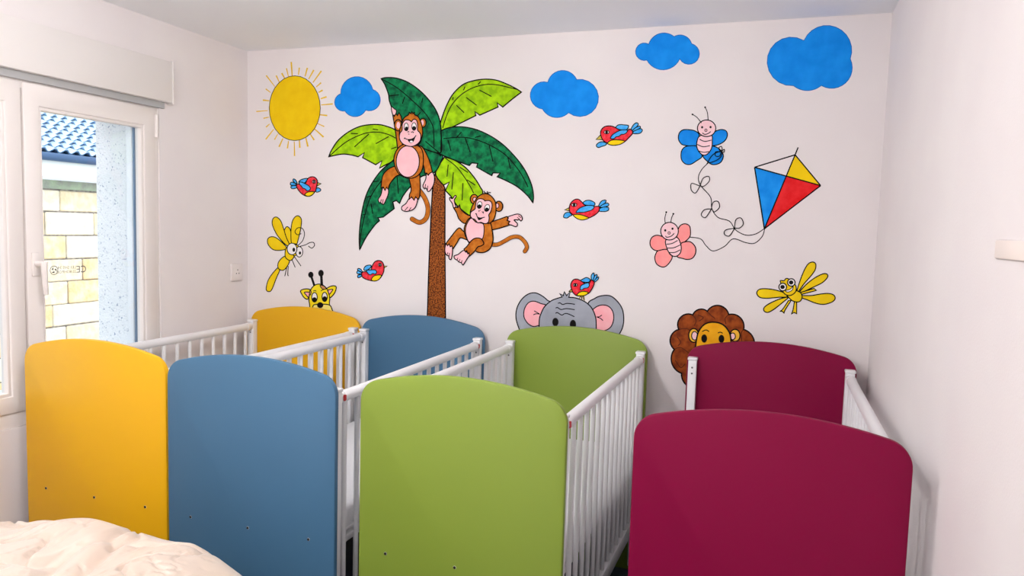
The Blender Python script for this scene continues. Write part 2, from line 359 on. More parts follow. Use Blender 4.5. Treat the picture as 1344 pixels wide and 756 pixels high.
def cot(x0, y0, dx, colour, label, m, holes=3, drop_left=0.0, mattress_label=''):
    t = tag(empty('cot', (x0, y0, 0), -math.atan2(dx, CL)), label, 'cot', 'slatted nursery cots')
    for k, y in enumerate((0.0, CL)):
        me = BOARD.copy(); me.materials.append(m)
        p = put('end_panel', me, t, (0, y, 0)); p['label'] = colour + ' arched end panel'
        if k == 0:
            for h in range(holes):
                hx = CW / 2 + (h - 1) * 0.2346
                put('hole_rim', RIM, p, (hx, 0, 0.426 + DZ)); put('screw_hole', HOLE, p, (hx, 0, 0.426 + DZ))
    for sx in (0, 1):
        xp = 0.009 if sx == 0 else CW - 0.009 - 0.034; xc = xp + 0.017; out = 1 if sx else -1
        for k, y in enumerate((BT, CL - 0.035)):
            po = put('post', POST, t, (xp, y, 0)); put('post_cap', CAP, po, (0, 0, POST_T))
            for q in (0.03, 0.055):
                put('screw', SCREW, po, (0.017, 0, POST_T - q))
        dz = drop_left if sx == 0 else 0.0
        rl = put('top_rail', RAIL, t, (xc, BT + 0.035, RAIL_Z - dz))
        for yy in (0.03, RL - 0.03): put('rail_collar', COLLAR, rl, (0, yy, 0))
        for yy in (0.012, RL - 0.012):
            a = put('red_cap', REDC, rl, (RAIL_R - 0.003 if sx else -RAIL_R - 0.001, yy, 0)); a['label'] = 'small red plastic cap'
        put('bottom_rail', LOWER, t, (xc, BT + 0.035, max(LOW0 - dz, 0.02)))
        b0 = max(LOW0 - dz, 0.02) + LOW1 - LOW0
        for i in range(NSL):
            s = put('slat', SLAT, t, (xc, BT + 0.035 + RL * (i + 0.5) / NSL, b0 - 0.001))
            s.scale = (1, 1, (RAIL_Z - dz - b0) / (RAIL_Z - LOW1))
    bm = bmesh.new(); box(bm, (0.048, BT + 0.004, 0.43 + DZ), (CW - 0.048, CL - 0.004, 0.455 + DZ - .08 + .08), 0.004)
    base = done(bm, 'mattress_base', WHITE, t)
    base.location.z = -0.065
    mt = tag(empty('cot_mattress', (0, 0, 0)), mattress_label, 'mattress', 'cot mattresses')
    mt.location = Vector((x0, y0, 0.39 + DZ)); mt.rotation_euler = t.rotation_euler
    bm = bmesh.new(); box(bm, (0.052, BT + 0.008, 0.001), (CW - 0.052, CL - 0.006, 0.100), 0.02, 4); done(bm, 'fitted_sheet', SHEET, mt)
    bm = bmesh.new()
    cyl(bm, (0.07, BT + 0.012, 0.018), (CW - 0.07, BT + 0.012, 0.018), 0.005, 8); cyl(bm, (CW - 0.053, BT + 0.03, 0.018), (CW - 0.053, CL - 0.03, 0.018), 0.005, 8)
    cyl(bm, (0.053, BT + 0.03, 0.018), (0.053, CL - 0.03, 0.018), 0.005, 8)
    done(bm, 'piping', SHEET, mt)
    return t
YEL = mat('yellow_lacquer', (228, 172, 10), 0.45, spec=0.35); BLU = mat('blue_lacquer', (66, 108, 140), 0.45, spec=0.35)
GRN = mat('green_lacquer', (130, 152, 56), 0.45, spec=0.35); BUR = mat('burgundy_lacquer', (128, 5, 56), 0.5, spec=0.15)
cot(-2.5883, 1.9933, 0, 'mustard yellow', 'cot with mustard yellow arched ends and white slats beside the window', YEL, mattress_label='white sheeted mattress inside the yellow cot')
cot(-1.9119, 1.9835, 0, 'slate blue', 'cot with slate blue arched ends and white slats', BLU, mattress_label='white sheeted mattress inside the blue cot')
cot(-1.1666, 1.9875, 0.0244, 'olive green', 'cot with olive green arched ends and white slats', GRN, mattress_label='white sheeted mattress inside the green cot')
cot(-0.3134, 1.9342, 0.0059, 'burgundy', 'cot with burgundy arched ends, one side lowered, by the right wall', BUR, drop_left=0.36, mattress_label='white sheeted mattress inside the burgundy cot', holes=0)

# ------------------------------------------------------------------ wall fittings
so_ = tag(empty('wall_socket', (XL, 3.229, 1.164 + DZ)), 'small white electrical socket on the left wall by the corner', 'socket')
boxobj('plate', (0, -0.043, -0.044), (0.010, 0.043, 0.044), PLATE, so_, 0.003)
fc = boxobj('face', (0.009, -0.024, -0.026), (0.0115, 0.024, 0.026), PLATE, so_, 0.001)
for yy, zz in ((0, 0.012), (-0.010, -0.006), (0.010, -0.006)):
    cylobj('pin_hole', (0.0105, yy, zz), (0.0122, yy, zz), 0.0032, DARK, fc, 10)
z1, z0 = at(1309, 314, 0, XR).z, at(1309, 340, 0, XR).z
wb = tag(empty('wall_box', (XR, 1.54, z0)), 'narrow white plastic box fixed to the right wall', 'wall box')
boxobj('base', (-0.003, -0.19, 0), (0, 0.082, z1 - z0), PLATE, wb, 0.002)
boxobj('cover', (-0.006, -0.188, 0.002), (-0.003, 0.080, z1 - z0 - 0.002), mat('warm_white_cover', (253, 240, 232), 0.35), wb, 0.001)

# ------------------------------------------------------------------ quilt on the bed in front
def quilt():
    x0, x1, y0, y1 = -2.40, -0.98, 0.35, 1.50
    nx, ny = 280, 220
    prof = [(-2.5, .63), (-1.922, .637), (-1.809, .644), (-1.741, .648), (-1.597, .676), (-1.496, .681), (-1.40, .673), (-1.364, .673), (-1.306, .677), (-1.238, .658), (-1.171, .632), (-1.117, .609), (-.98, .54)]
    def pf(x):
        for (a, za), (b, zb) in zip(prof, prof[1:]):
            if a <= x <= b: return za + (zb - za) * (x - a) / (b - a)
        return .55
    vv, ff = [], []
    for j in range(ny + 1):
        for i in range(nx + 1):
            u, v = i / nx, j / ny
            x, y = x0 + (x1 - x0) * u, y0 + (y1 - y0) * v
            p = Vector((x * 3.2, y * 3.2, 0.3))
            z = pf(x) + DZ
            puff = noise.noise(p * 1.3) * 0.030 + noise.noise(p * 2.6 + Vector((3, 1, 0))) * 0.016
            q = p + 0.5 * Vector((noise.noise(p * 1.1), noise.noise(p * 1.1 + Vector((9, 2, 4))), 0))
            crease = -0.024 * max(0, 1 - abs(noise.noise(q * 1.5 + Vector((5, 5, 5)))) / 0.12) - 0.018 * max(0, 1 - abs(noise.noise(q * 2.2)) / 0.06) - 0.007 * max(0, 1 - abs(noise.noise(q * 5.3 + Vector((2, 7, 1)))) / 0.06)
            dy = min(v, 1 - v) * (y1 - y0); dxx = min(u, 1 - u) * (x1 - x0)
            near = max(0.0, min(1.0, dy / 0.2))
            z += (puff + crease) * (0.25 + 0.75 * near) - 0.02 * (1 - near)
            e = min(dy, dxx) / 0.13
            if e < 1: z = z - 0.16 * (1 - math.sqrt(max(0, 1 - (1 - e) ** 2)))
            vv.append((x, y, z))
    for j in range(ny):
        for i in range(nx):
            a = j * (nx + 1) + i; ff.append((a, a + 1, a + nx + 2, a + nx + 1))
    # hanging sides down to the floor
    rim = [i for i in range(nx + 1)] + [(j + 1) * (nx + 1) - 1 for j in range(1, ny + 1)] + [ny * (nx + 1) + i for i in range(nx - 1, -1, -1)] + [j * (nx + 1) for j in range(ny - 1, 0, -1)]
    prev = rim; n = len(rim)
    for k, zz in enumerate((0.45, 0.25, 0.03)):
        cur = []
        for m_, a in enumerate(rim):
            x, y, z = vv[a]; wv = 0.012 * (k + 1) * math.sin(m_ * 0.18 + math.sin(m_ * .04) * 2)
            ox = -1 if a % (nx + 1) == 0 else (1 if a % (nx + 1) == nx else 0); oy = -1 if a <= nx else (1 if a >= ny * (nx + 1) else 0)
            cur.append(len(vv)); vv.append((x + ox * (wv + .004 * k), y + oy * (wv + .004 * k), zz))
        for m_ in range(n): ff.append((prev[m_], cur[m_], cur[(m_ + 1) % n], prev[(m_ + 1) % n]))
        prev = cur
    me = bpy.data.meshes.new('quilt'); me.from_pydata([(a + 1.7, b - .95, c) for a, b, c in vv], [], ff)
    for p_ in me.polygons: p_.use_smooth = True
    o = link('quilt', me, QUILT); o.location = (-1.7, .95, 0)
    bm = bmesh.new(); bm.from_mesh(me); bmesh.ops.recalc_face_normals(bm, faces=bm.faces); bm.to_mesh(me); bm.free()
    return o
tag(quilt(), 'puffy cream satin quilt spread over the bed in front of the yellow and blue cots', 'quilt')

# ================================================================== the mural, painted on the back wall
BLACK = mat('black_paint_line', (12, 10, 11), 0.8, spec=0.1)
def paint(name, a, b=None, scale=18.0, **k): return mat('paint_' + name, a, 0.7, b, scale, 5.0, spec=0.15, **k)
P_SUN = paint('sun_yellow', (240, 198, 8), (246, 208, 14)); P_RAY = paint('ray_yellow', (232, 190, 30))
P_SKY = paint('cloud_blue', (4, 136, 236), (20, 150, 246)); P_DG = paint('dark_leaf', (4, 78, 50), (10, 138, 82), 34, lo=.38, hi=.62)
P_LG = paint('light_leaf', (134, 186, 6), (176, 224, 10), 26, lo=.38, hi=.62); P_TR = paint('trunk', (70, 26, 8), (172, 94, 34), 150, lo=.4, hi=.6)
P_BR = paint('monkey_brown', (176, 92, 18), (206, 122, 34), 40); P_PK = paint('monkey_pink', (252, 192, 200), (254, 204, 210))
P_WH = paint('eye_white', (244, 240, 240)); P_BK = paint('black', (14, 11, 12)); P_RD = paint('bird_red', (228, 22, 38), (240, 70, 84), 60)
P_BW = paint('wing_blue', (34, 160, 240), (96, 190, 246), 60); P_YE = paint('bird_yellow', (248, 216, 12)); P_YL = paint('insect_yellow', (240, 204, 14), (246, 214, 20))
P_BE = paint('beak', (212, 190, 80)); P_GR = paint('elephant_grey', (156, 160, 172), (172, 176, 188), 10); P_EP = paint('ear_pink', (252, 172, 182), (254, 188, 196))
P_MA = paint('mane_brown', (112, 44, 12), (166, 78, 26), 30); P_LF = paint('lion_face', (240, 166, 20), (250, 188, 34), 20); P_LE = paint('lion_ear', (246, 192, 60))
P_GY = paint('giraffe_yellow', (248, 224, 20), (250, 232, 50)); P_GM = paint('muzzle', (250, 236, 130)); P_GS = paint('giraffe_spot', (196, 138, 92))
P_BB = paint('butterfly_blue', (6, 132, 232), (24, 150, 244)); P_BP = paint('butterfly_pink', (255, 148, 148), (255, 162, 160)); P_PB = paint('pale_pink', (250, 206, 214), (252, 214, 218))
P_KR = paint('kite_red', (222, 14, 22), (236, 44, 48), 20); P_KB = paint('kite_blue', (6, 136, 236), (30, 156, 246), 20); P_KY = paint('kite_yellow', (248, 210, 10)); P_KW = paint('kite_white', (240, 232, 232))

def Z(x0, y0, s):                               # close-up coordinates of a figure -> photograph coordinates
    def f(pts): return [(x0 + p[0] / s, y0 + p[1] / s) + tuple(p[2:]) for p in pts]
    return f
def cr(P, n=6):
    out = []
    for i in range(len(P) - 1):
        p0 = P[max(i - 1, 0)]; p1 = P[i]; p2 = P[i + 1]; p3 = P[min(i + 2, len(P) - 1)]
        for k in range(n):
            t = k / n
            out.append(tuple(0.5 * (2 * p1[a] + (p2[a] - p0[a]) * t + (2 * p0[a] - 5 * p1[a] + 4 * p2[a] - p3[a]) * t * t + (3 * p1[a] - p0[a] - 3 * p2[a] + p3[a]) * t ** 3) for a in (0, 1)))
    out.append(tuple(P[-1][:2])); return out
def closed(P, n=6):
    """smooth closed outline; a point with a third entry is a sharp corner"""
    cs = [i for i, p in enumerate(P) if len(p) > 2]
    if not cs:
        Q = [P[-1]] + P + P[:2]; return cr(Q, n)[n:-n - 1 + 0][:len(P) * n]
    P = P[cs[0]:] + P[:cs[0]] + [P[cs[0]]]; out = []; run = [P[0]]
    for p in P[1:]:
        run.append(p)
        if len(p) > 2:
            out += (cr(run, n)[:-1] if len(run) > 2 else [tuple(run[0][:2])]); run = [p]
    return out
def ell(cx, cy, rx, ry, rot=0.0, n=28):
    c, s = math.cos(rot), math.sin(rot)
    return [(cx + c * rx * math.cos(t * math.tau / n) - s * ry * math.sin(t * math.tau / n), cy + s * rx * math.cos(t * math.tau / n) + c * ry * math.sin(t * math.tau / n)) for t in range(n)]
def arc3(a, b, c, n=12):
    ax, ay = a; bx, by = b; cx, cy = c
    d = 2 * (ax * (by - cy) + bx * (cy - ay) + cx * (ay - by))
    ux = ((ax * ax + ay * ay) * (by - cy) + (bx * bx + by * by) * (cy - ay) + (cx * cx + cy * cy) * (ay - by)) / d
    uy = ((ax * ax + ay * ay) * (cx - bx) + (bx * bx + by * by) * (ax - cx) + (cx * cx + cy * cy) * (bx - ax)) / d
    r = math.hypot(ax - ux, ay - uy); t0 = math.atan2(ay - uy, ax - ux); tb = math.atan2(by - uy, bx - ux); t1 = math.atan2(cy - uy, cx - ux)
    db, d1 = (tb - t0) % math.tau, (t1 - t0) % math.tau
    if db > d1: d1 -= math.tau
    return [(ux + r * math.cos(t0 + d1 * k / n), uy + r * math.sin(t0 + d1 * k / n)) for k in range(n)]
def lobes(cusps, through):
    out = []
    for i, t in enumerate(through): out += arc3(cusps[i], t, cusps[(i + 1) % len(cusps)])
    return out
def ribbon(P, wd, close=False):
    n = len(P); L, R = [], []
    for i in range(n):
        a = P[i - 1] if (i > 0 or close) else P[i]; b = P[(i + 1) % n] if (i < n - 1 or close) else P[i]
        p = P[i]
        d1 = Vector((p[0] - a[0], p[1] - a[1])); d2 = Vector((b[0] - p[0], b[1] - p[1]))
        if d1.length < 1e-9: d1 = d2
        if d2.length < 1e-9: d2 = d1
        d1.normalize(); d2.normalize(); t = d1 + d2
        if t.length < 0.2: t = d1.copy()
        t.normalize(); nn = Vector((-t.y, t.x)); k = min(1.6, 1 / max(0.4, nn.dot(Vector((-d1.y, d1.x)))))
        ww = (wd if not callable(wd) else wd(i / max(1, n - 1))) / 2 * k
        L.append((p[0] + nn.x * ww, p[1] + nn.y * ww)); R.append((p[0] - nn.x * ww, p[1] - nn.y * ww))
    return L, R
STEP = 0.0001
class Fig:
    def __init__(self, name, label, cat, ox, oy, layer=1, group=None):
        self.org = at(ox, oy, 1, YB); self.e = tag(empty(name, self.org), label, cat, group); self.k = layer
    def mesh(self, name, faces, m, layer, parent):
        vv, ff = [], []; yy = YB - 0.0002 - layer * STEP
        for f in faces:
            b = len(vv)
            for q in f: vv.append(tuple(at(q[0], q[1], 1, yy) - self.org))
            ff.append(tuple(range(b, b + len(f))))
        me = bpy.data.meshes.new(name); me.from_pydata(vv, [], ff); me.update()
        return link(name, me, m, parent)
    def fill(self, name, pts, m, line=1.0, raw=False, parent=None, linemat=None):
        P = [p[:2] for p in pts] if raw else closed(pts)
        self.k += 1; o = self.mesh(name, [P], m, self.k, parent or self.e)
        if line:
            L, R = ribbon(P, line * 1.5, True); n = len(P)
            self.mesh('outline', [(L[i], L[(i + 1) % n], R[(i + 1) % n], R[i]) for i in range(n)], linemat or BLACK, self.k + 0.5, parent if parent else o)
        return o
    def lines(self, name, paths, wd=0.9, m=None, parent=None, smooth_=True):
        self.k += 0.3; F = []
        for p in paths:
            P = cr(p, 6) if (smooth_ and len(p) > 2) else [q[:2] for q in p]
            L, R = ribbon(P, wd * (1.4 if wd < 2 else 1)); F += [(L[i], L[i + 1], R[i + 1], R[i]) for i in range(len(P) - 1)]
        return self.mesh(name, F, m or BLACK, self.k, parent or self.e)
    def tail(self, name, path, wd, m):
        P = cr(path, 8); end = P[-1]
        self.k += 1
        def rib(extra):
            L, R = ribbon(P, wd + extra); t = Vector((P[-1][0] - P[-2][0], P[-1][1] - P[-2][1])).normalized(); a0 = math.atan2(t.y, t.x)
            cap = [(end[0] + math.cos(a0 + a) * (wd + extra) / 2, end[1] + math.sin(a0 + a) * (wd + extra) / 2) for a in [math.pi / 2 - math.pi * k / 8 for k in range(9)]]
            return [(L[i], L[i + 1], R[i + 1], R[i]) for i in range(len(P) - 1)] + [cap]
        o = self.mesh(name, rib(-0.5), m, self.k + 0.5, self.e); self.mesh('outline', rib(1.0), BLACK, self.k, o); return o
    def dot(self, name, cx, cy, rx, ry, m, line=0.0, rot=0.0, parent=None): return self.fill(name, ell(cx, cy, rx, ry, rot), m, line, True, parent)

# ---- sun
f = Fig('painted_sun', 'yellow painted sun with short rays in the upper left of the wall', 'painted sun', 386.9, 142)
f.dot('disc', 386.9, 142, 33.5, 42.5, P_SUN, 0.6)
zz = Z(335, 75, 5.818)
RAYS = [((275, 37), (282, 143)), ((337, 80), (330, 135)), ((398, 82), (380, 148)), ((447, 98), (408, 168)), ((505, 105), (440, 195)), ((503, 195), (465, 228)), ((515, 252), (483, 270)), ((545, 303), (500, 317)), ((592, 357), (503, 365)), ((550, 446), (495, 440)), ((527, 530), (472, 505)), ((522, 610), (447, 543)), ((450, 633), (418, 585)), ((402, 683), (387, 617)), ((340, 692), (337, 633)), ((300, 755), (298, 645)), ((245, 697), (255, 640)), ((182, 685), (212, 620)), ((147, 630), (172, 588)), ((80, 628), (140, 552)), ((82, 535), (110, 510)), ((62, 467), (105, 458)), ((8, 415), (95, 408)), ((58, 328), (107, 333)), ((80, 242), (117, 270)), ((84, 140), (150, 225)), ((160, 140), (185, 193)), ((202, 122), (225, 162)), ((238, 85), (253, 147))]
for i, (a, b) in enumerate(RAYS):
    A, B = zz([a, b]); L, R = ribbon([A, ((A[0] + B[0]) / 2, (A[1] + B[1]) / 2), B], (lambda t, q=random.uniform(1.5, 2.3): q * (1.0 - 0.35 * t)))
    f.mesh('ray', [(L[0], L[1], R[1], R[0]), (L[1], L[2], R[2], R[1])], P_RAY, 1, f.e)
# ---- clouds
def cloud(zz, cusps, thr, label):
    c, t = zz(cusps), zz(thr); P = lobes(c, t)
    f = Fig('painted_cloud', label, 'painted cloud', sum(p[0] for p in P) / len(P), sum(p[1] for p in P) / len(P), group='blue painted clouds')
    f.fill('cloud_shape', P, P_SKY, 0.7, True, linemat=paint('cloud_edge', (12, 108, 196)))
cloud(Z(320, 60, 6.69), [(852, 422), (1132, 385), (1070, 565), (888, 573)], [(1000, 272), (1195, 450), (985, 622), (798, 500)], 'small blue painted cloud between the sun and the palm tree')
cloud(Z(680, 70, 6.872), [(268, 262), (528, 237), (455, 535), (220, 502)], [(405, 155), (722, 370), (335, 578), (110, 380)], 'blue painted cloud right of the palm leaves, mid-wall')
cloud(Z(820, 20, 4.2), [(132, 160), (272, 118), (368, 157), (303, 240), (122, 247)], [(215, 98), (325, 112), (410, 200), (200, 300), (60, 205)], 'smallest blue painted cloud, near the ceiling')
cloud(Z(820, 20, 4.2), [(988, 140), (1243, 240), (1083, 387), (930, 388)], [(1145, 60), (1225, 365), (1010, 415), (785, 260)], 'largest blue painted cloud in the upper right corner')

# ---- palm tree
f = Fig('painted_palm_tree', 'painted palm tree with brown trunk and six green leaves', 'painted tree', 572, 470, 1)
f.fill('trunk', [(571.5, 226, 1), (582, 243), (584, 255), (584, 320), (584.5, 380), (585, 470, 1), (557.5, 470, 1), (561, 410), (562.5, 360), (565, 300), (568, 245)], P_TR, 1.1)
def leaf(pts, rib, veins, m, zf):
    o = f.fill('leaf', zf(pts), m, 1.1)
    f.lines('leaf_veins', [zf(rib)] + [zf(v) for v in veins], 0.9, parent=o)
zl = Z(425, 155, 10.8)
leaf([(70, 548, 1), (110, 455), (200, 320), (330, 210), (480, 130), (620, 97), (780, 92), (900, 120), (1000, 160), (1080, 230), (1080, 420), (980, 600), (880, 660), (790, 708, 1), (825, 605, 1), (735, 660, 1), (550, 560, 1), (575, 490, 1), (485, 548, 1), (400, 525), (280, 510), (170, 525)],
     [(75, 545), (200, 430), (330, 330), (500, 245), (640, 205), (780, 200), (920, 235), (1020, 285)], [[(640, 225), (435, 408)], [(920, 262), (738, 362)], [(385, 218), (483, 222)], [(692, 155), (772, 168)], [(955, 438), (1030, 410)]], P_LG, zl)
zl = Z(570, 95, 9.45)
leaf([(75, 640), (110, 520), (165, 385), (235, 265), (350, 155), (480, 105), (620, 85), (760, 95), (900, 145), (1020, 205), (1080, 245, 1), (950, 345), (850, 430, 1), (780, 378, 1), (790, 430, 1), (565, 530, 1), (505, 488, 1), (515, 535, 1), (245, 668), (85, 740, 1)],
     [(105, 690), (150, 545), (220, 400), (330, 280), (470, 195), (620, 153), (760, 152), (900, 180), (1040, 215)], [[(275, 408), (370, 500)], [(395, 310), (525, 408)], [(560, 220), (710, 298)], [(235, 305), (228, 340)], [(382, 175), (362, 222)], [(575, 115), (542, 150)]], P_LG, zl)
zi = lambda p: [(q[0], q[1]) + tuple(q[2:]) for q in p]
zl = Z(570, 155, 6.3)
leaf([(583.5, 206, 1), (597, 210.5), (611, 220), (622.4, 233), (630.3, 245.5), (633.5, 253.4), (628, 270), (616, 283, 1), (608, 277), (600, 270), (592, 258), (584.6, 250, 1), (589.8, 239, 1), (582, 243, 1), (571.6, 227)],
     [(584.3, 207.4), (598.6, 218.5), (609.7, 232.8), (617.6, 245.5), (621.6, 253.4)], [zl(v) for v in ([(115, 385), (105, 485)], [(158, 448), (145, 590)], [(237, 537), (230, 680)], [(210, 405), (280, 450)], [(270, 510), (340, 555)])], P_LG, zi)
z6 = Z(460, 195, 5.4)
leaf([(65, 718, 1), (62, 640), (68, 540), (85, 430), (110, 335), (150, 250), (210, 165), (270, 110), (330, 70), (450, 10), (560, -60), (640, -20), (655, 60, 1), (600, 165), (500, 200), (415, 280), (370, 340), (348, 388, 1), (325, 368, 1), (300, 378, 1), (310, 425, 1), (232, 485, 1), (195, 490, 1), (205, 512, 1), (170, 545), (110, 630)],
     [(65, 715), (75, 600), (100, 480), (140, 350), (210, 240), (300, 150)], [[(145, 390), (158, 462)], [(330, 200), (340, 320)], [(112, 345), (150, 335)], [(85, 470), (110, 465)], [(160, 235), (200, 230)]], P_DG, z6)
z1_ = Z(490, 95, 6.3)
leaf([(65, 52, 1), (110, 43), (200, 50), (300, 90), (400, 165), (480, 255), (530, 340), (555, 430), (562, 520), (560, 600), (558, 690, 1), (530, 670), (400, 620), (280, 520), (190, 370), (160, 310), (133, 235), (125, 180), (95, 100)],
     [(70, 55), (200, 130), (330, 240), (430, 340), (490, 440), (500, 520), (502, 620)], [[(130, 195), (210, 185)], [(240, 260), (260, 200)], [(340, 390), (390, 330)], [(430, 570), (545, 665)], [(400, 250), (410, 210)]], P_DG, z1_)
leaf([(55, 105, 1), (120, 80), (220, 72), (330, 90), (440, 135), (550, 205), (650, 300), (740, 415), (800, 540), (820, 640), (815, 700, 1), (770, 640), (690, 570), (600, 520), (520, 485, 1), (545, 455, 1), (485, 452, 1), (475, 475, 1), (350, 405, 1), (360, 375, 1), (310, 370, 1), (290, 392, 1), (200, 360), (100, 320), (20, 285, 1), (60, 270)],
     [(75, 170), (150, 162), (260, 160), (380, 190), (500, 245), (600, 315), (690, 420), (740, 500), (775, 570)], [[(112, 178), (138, 270)], [(255, 165), (297, 283)], [(455, 228), (485, 360)], [(608, 325), (630, 420)], [(225, 115), (180, 165)], [(385, 148), (335, 160)]], P_DG, zl)

# ---- monkeys
BASE = 22
f = Fig('painted_monkey', 'brown painted monkey hanging upright from the top palm leaf', 'painted monkey', 535, 215, BASE, 'painted monkeys')
m_ = Z(480, 140, 4.727); h_ = Z(500, 130, 9.45)
f.tail('tail', m_([(325, 510), (365, 565), (386, 630), (375, 690), (335, 718), (288, 697)]), 5.4, P_BR)
f.fill('hand', h_([(135, 95), (165, 120), (190, 140), (185, 185), (165, 200), (145, 190), (130, 130)]), P_PK, 0.9)
f.fill('arm', h_([(145, 190, 1), (165, 215, 1), (185, 180, 1), (205, 205, 1), (225, 170, 1), (250, 215, 1), (262, 300), (255, 450), (270, 590, 1), (205, 610, 1), (185, 440), (165, 310)]), P_BR)
f.fill('hand', m_([(378, 415), (405, 400), (425, 430), (422, 480), (400, 520), (385, 525), (375, 505), (365, 510), (355, 490), (372, 450)]), P_PK, 0.9)
f.lines('finger_lines', [m_([(385, 490), (383, 515)]), m_([(372, 480), (367, 505)])], 0.7)
f.fill('arm', m_([(315, 245), (350, 250), (385, 310), (405, 370), (413, 405, 1), (398, 412, 1), (388, 425, 1), (378, 412, 1), (368, 415, 1), (360, 370), (345, 330), (325, 290)]), P_BR)
f.fill('foot', m_([(108, 500), (138, 505), (140, 540), (125, 580), (110, 607), (95, 598), (82, 592), (78, 575), (95, 545)]), P_PK, 0.9)
f.lines('toe_lines', [m_([(97, 575), (92, 597)]), m_([(108, 575), (105, 603)])], 0.7)
f.fill('leg', m_([(230, 380, 1), (190, 368), (140, 388), (105, 430), (95, 505, 1), (108, 498, 1), (120, 520, 1), (130, 500, 1), (140, 515, 1), (150, 480), (180, 440), (205, 425), (245, 420, 1)]), P_BR)
o = f.fill('foot', m_([(275, 565), (320, 565), (312, 615), (290, 640), (250, 650), (225, 640), (225, 620), (250, 600)]), P_PK, 0.9)
f.lines('toe_lines', [m_([(262, 622), (242, 645)]), m_([(282, 625), (266, 648)])], 0.7)
f.fill('leg', m_([(265, 430, 1), (335, 415, 1), (338, 500), (335, 555, 1), (325, 575, 1), (310, 560, 1), (300, 580, 1), (285, 560, 1), (270, 575, 1), (272, 545), (282, 510)]), P_BR)
f.fill('body', m_([(235, 235), (300, 235), (345, 260), (358, 320), (350, 390), (320, 430), (270, 445), (215, 425), (185, 380), (175, 320), (195, 265)]), P_BR)
f.dot('belly', *m_([(261, 340)])[0], 72 / 4.727, 98 / 4.727, P_PK, 0.9)
for cx, cy, rx, ry, ix, iy, irx, iry in ((213, 325, 45, 70, 215, 325, 22, 42), (520, 295, 40, 55, 513, 293, 18, 33)):
    o = f.dot('ear', *h_([(cx, cy)])[0], rx / 9.45, ry / 9.45, P_BR, 1.0); f.dot('inner_ear', *h_([(ix, iy)])[0], irx / 9.45, iry / 9.45, P_PK, 0, parent=o)
f.fill('head', h_([(240, 500), (228, 420), (250, 320), (285, 235), (340, 195), (352, 165, 1), (375, 182, 1), (382, 155, 1), (396, 182, 1), (416, 166, 1), (420, 195), (465, 225), (505, 320), (518, 420), (500, 500), (480, 550), (420, 580), (300, 570)]), P_BR)
o = f.fill('face', h_([(378, 282, 1), (350, 262), (300, 262), (265, 310), (262, 385), (235, 425), (230, 490), (260, 545), (310, 575), (380, 588), (440, 565), (485, 520), (495, 455), (480, 415), (455, 385), (455, 320), (440, 262), (405, 252)]), P_PK, 0.9)
def eye(x, y, rx, ry, px, py, pr, pq, s, zf, rot=0.0, line=0.6):
    e_ = f.dot('eye', *zf([(x, y)])[0], rx / s, ry / s, P_WH, line, rot); f.dot('pupil', *zf([(px, py)])[0], pr / s, pq / s, P_BK, 0, rot, parent=e_)
eye(313, 345, 27, 48, 317, 370, 22, 28, 9.45, h_); eye(410, 340, 28, 48, 410, 362, 24, 26, 9.45, h_)
f.lines('nose', [h_([(328, 412), (340, 402), (350, 412)]), h_([(338, 432), (352, 438)]), h_([(372, 405), (385, 412), (395, 398)]), h_([(398, 420), (408, 405)])], 0.7)
f.fill('mouth', h_([(325, 500, 1), (380, 498), (432, 460, 1), (405, 525), (375, 545), (350, 535)]), P_BK, 0)
f.dot('tongue', *h_([(377, 528)])[0], 2.0, 1.3, P_WH, 0)
f.lines('smile', [h_([(290, 485), (340, 502), (400, 488), (437, 450)]), h_([(300, 478), (285, 495)])], 0.8)

f = Fig('painted_monkey', 'brown painted monkey swinging with one arm stretched right of the palm trunk', 'painted monkey', 633, 300, BASE, 'painted monkeys')
m_ = Z(570, 240, 6.3); h_ = Z(590, 245, 11.63)
f.tail('tail', m_([(455, 508), (520, 510), (580, 482), (640, 450), (700, 448), (745, 485), (765, 530), (748, 566)]), 4.6, P_BR)
f.fill('hand', m_([(160, 205), (148, 170), (128, 140), (128, 122), (150, 130), (170, 105), (182, 112), (165, 145), (178, 200)]), P_PK, 0.9)
f.fill('arm', m_([(160, 208, 1), (185, 200, 1), (195, 206, 1), (208, 180, 1), (215, 210), (240, 240), (270, 262), (305, 275, 1), (285, 310, 1), (250, 335), (205, 300), (185, 250)]), P_BR)
f.fill('hand', m_([(600, 290), (645, 268), (690, 258), (718, 270), (728, 298), (716, 315), (702, 302), (690, 308), (680, 305), (660, 308), (685, 335), (685, 355), (670, 362), (640, 350), (612, 340)]), P_PK, 0.9)
f.lines('finger_lines', [m_([(685, 285), (705, 300)]), m_([(695, 270), (718, 290)])], 0.7)
f.fill('arm', m_([(465, 325, 1), (540, 300), (600, 278, 1), (612, 290, 1), (603, 310, 1), (625, 320, 1), (612, 335, 1), (622, 348, 1), (550, 372), (475, 390, 1)]), P_BR)
f.fill('foot', m_([(100, 498), (125, 505), (148, 525), (150, 580), (140, 630), (125, 630), (118, 605), (105, 600), (92, 580), (88, 545)]), P_PK, 0.9)
f.fill('leg', m_([(200, 375), (235, 395), (270, 430, 1), (265, 470, 1), (215, 455), (185, 500), (155, 545, 1), (145, 520, 1), (132, 528, 1), (122, 505, 1), (110, 520, 1), (98, 500, 1), (135, 450)]), P_BR)
f.fill('body', m_([(300, 290), (400, 335), (460, 330), (480, 400), (485, 480), (460, 545), (410, 575), (355, 572), (330, 545), (290, 500), (262, 450), (248, 400), (255, 350)]), P_BR)
f.fill('belly', m_([(305, 292), (345, 325), (402, 338), (412, 390), (402, 455), (375, 472), (330, 470), (288, 488), (265, 440), (258, 390), (270, 340)]), P_PK, 0.8)
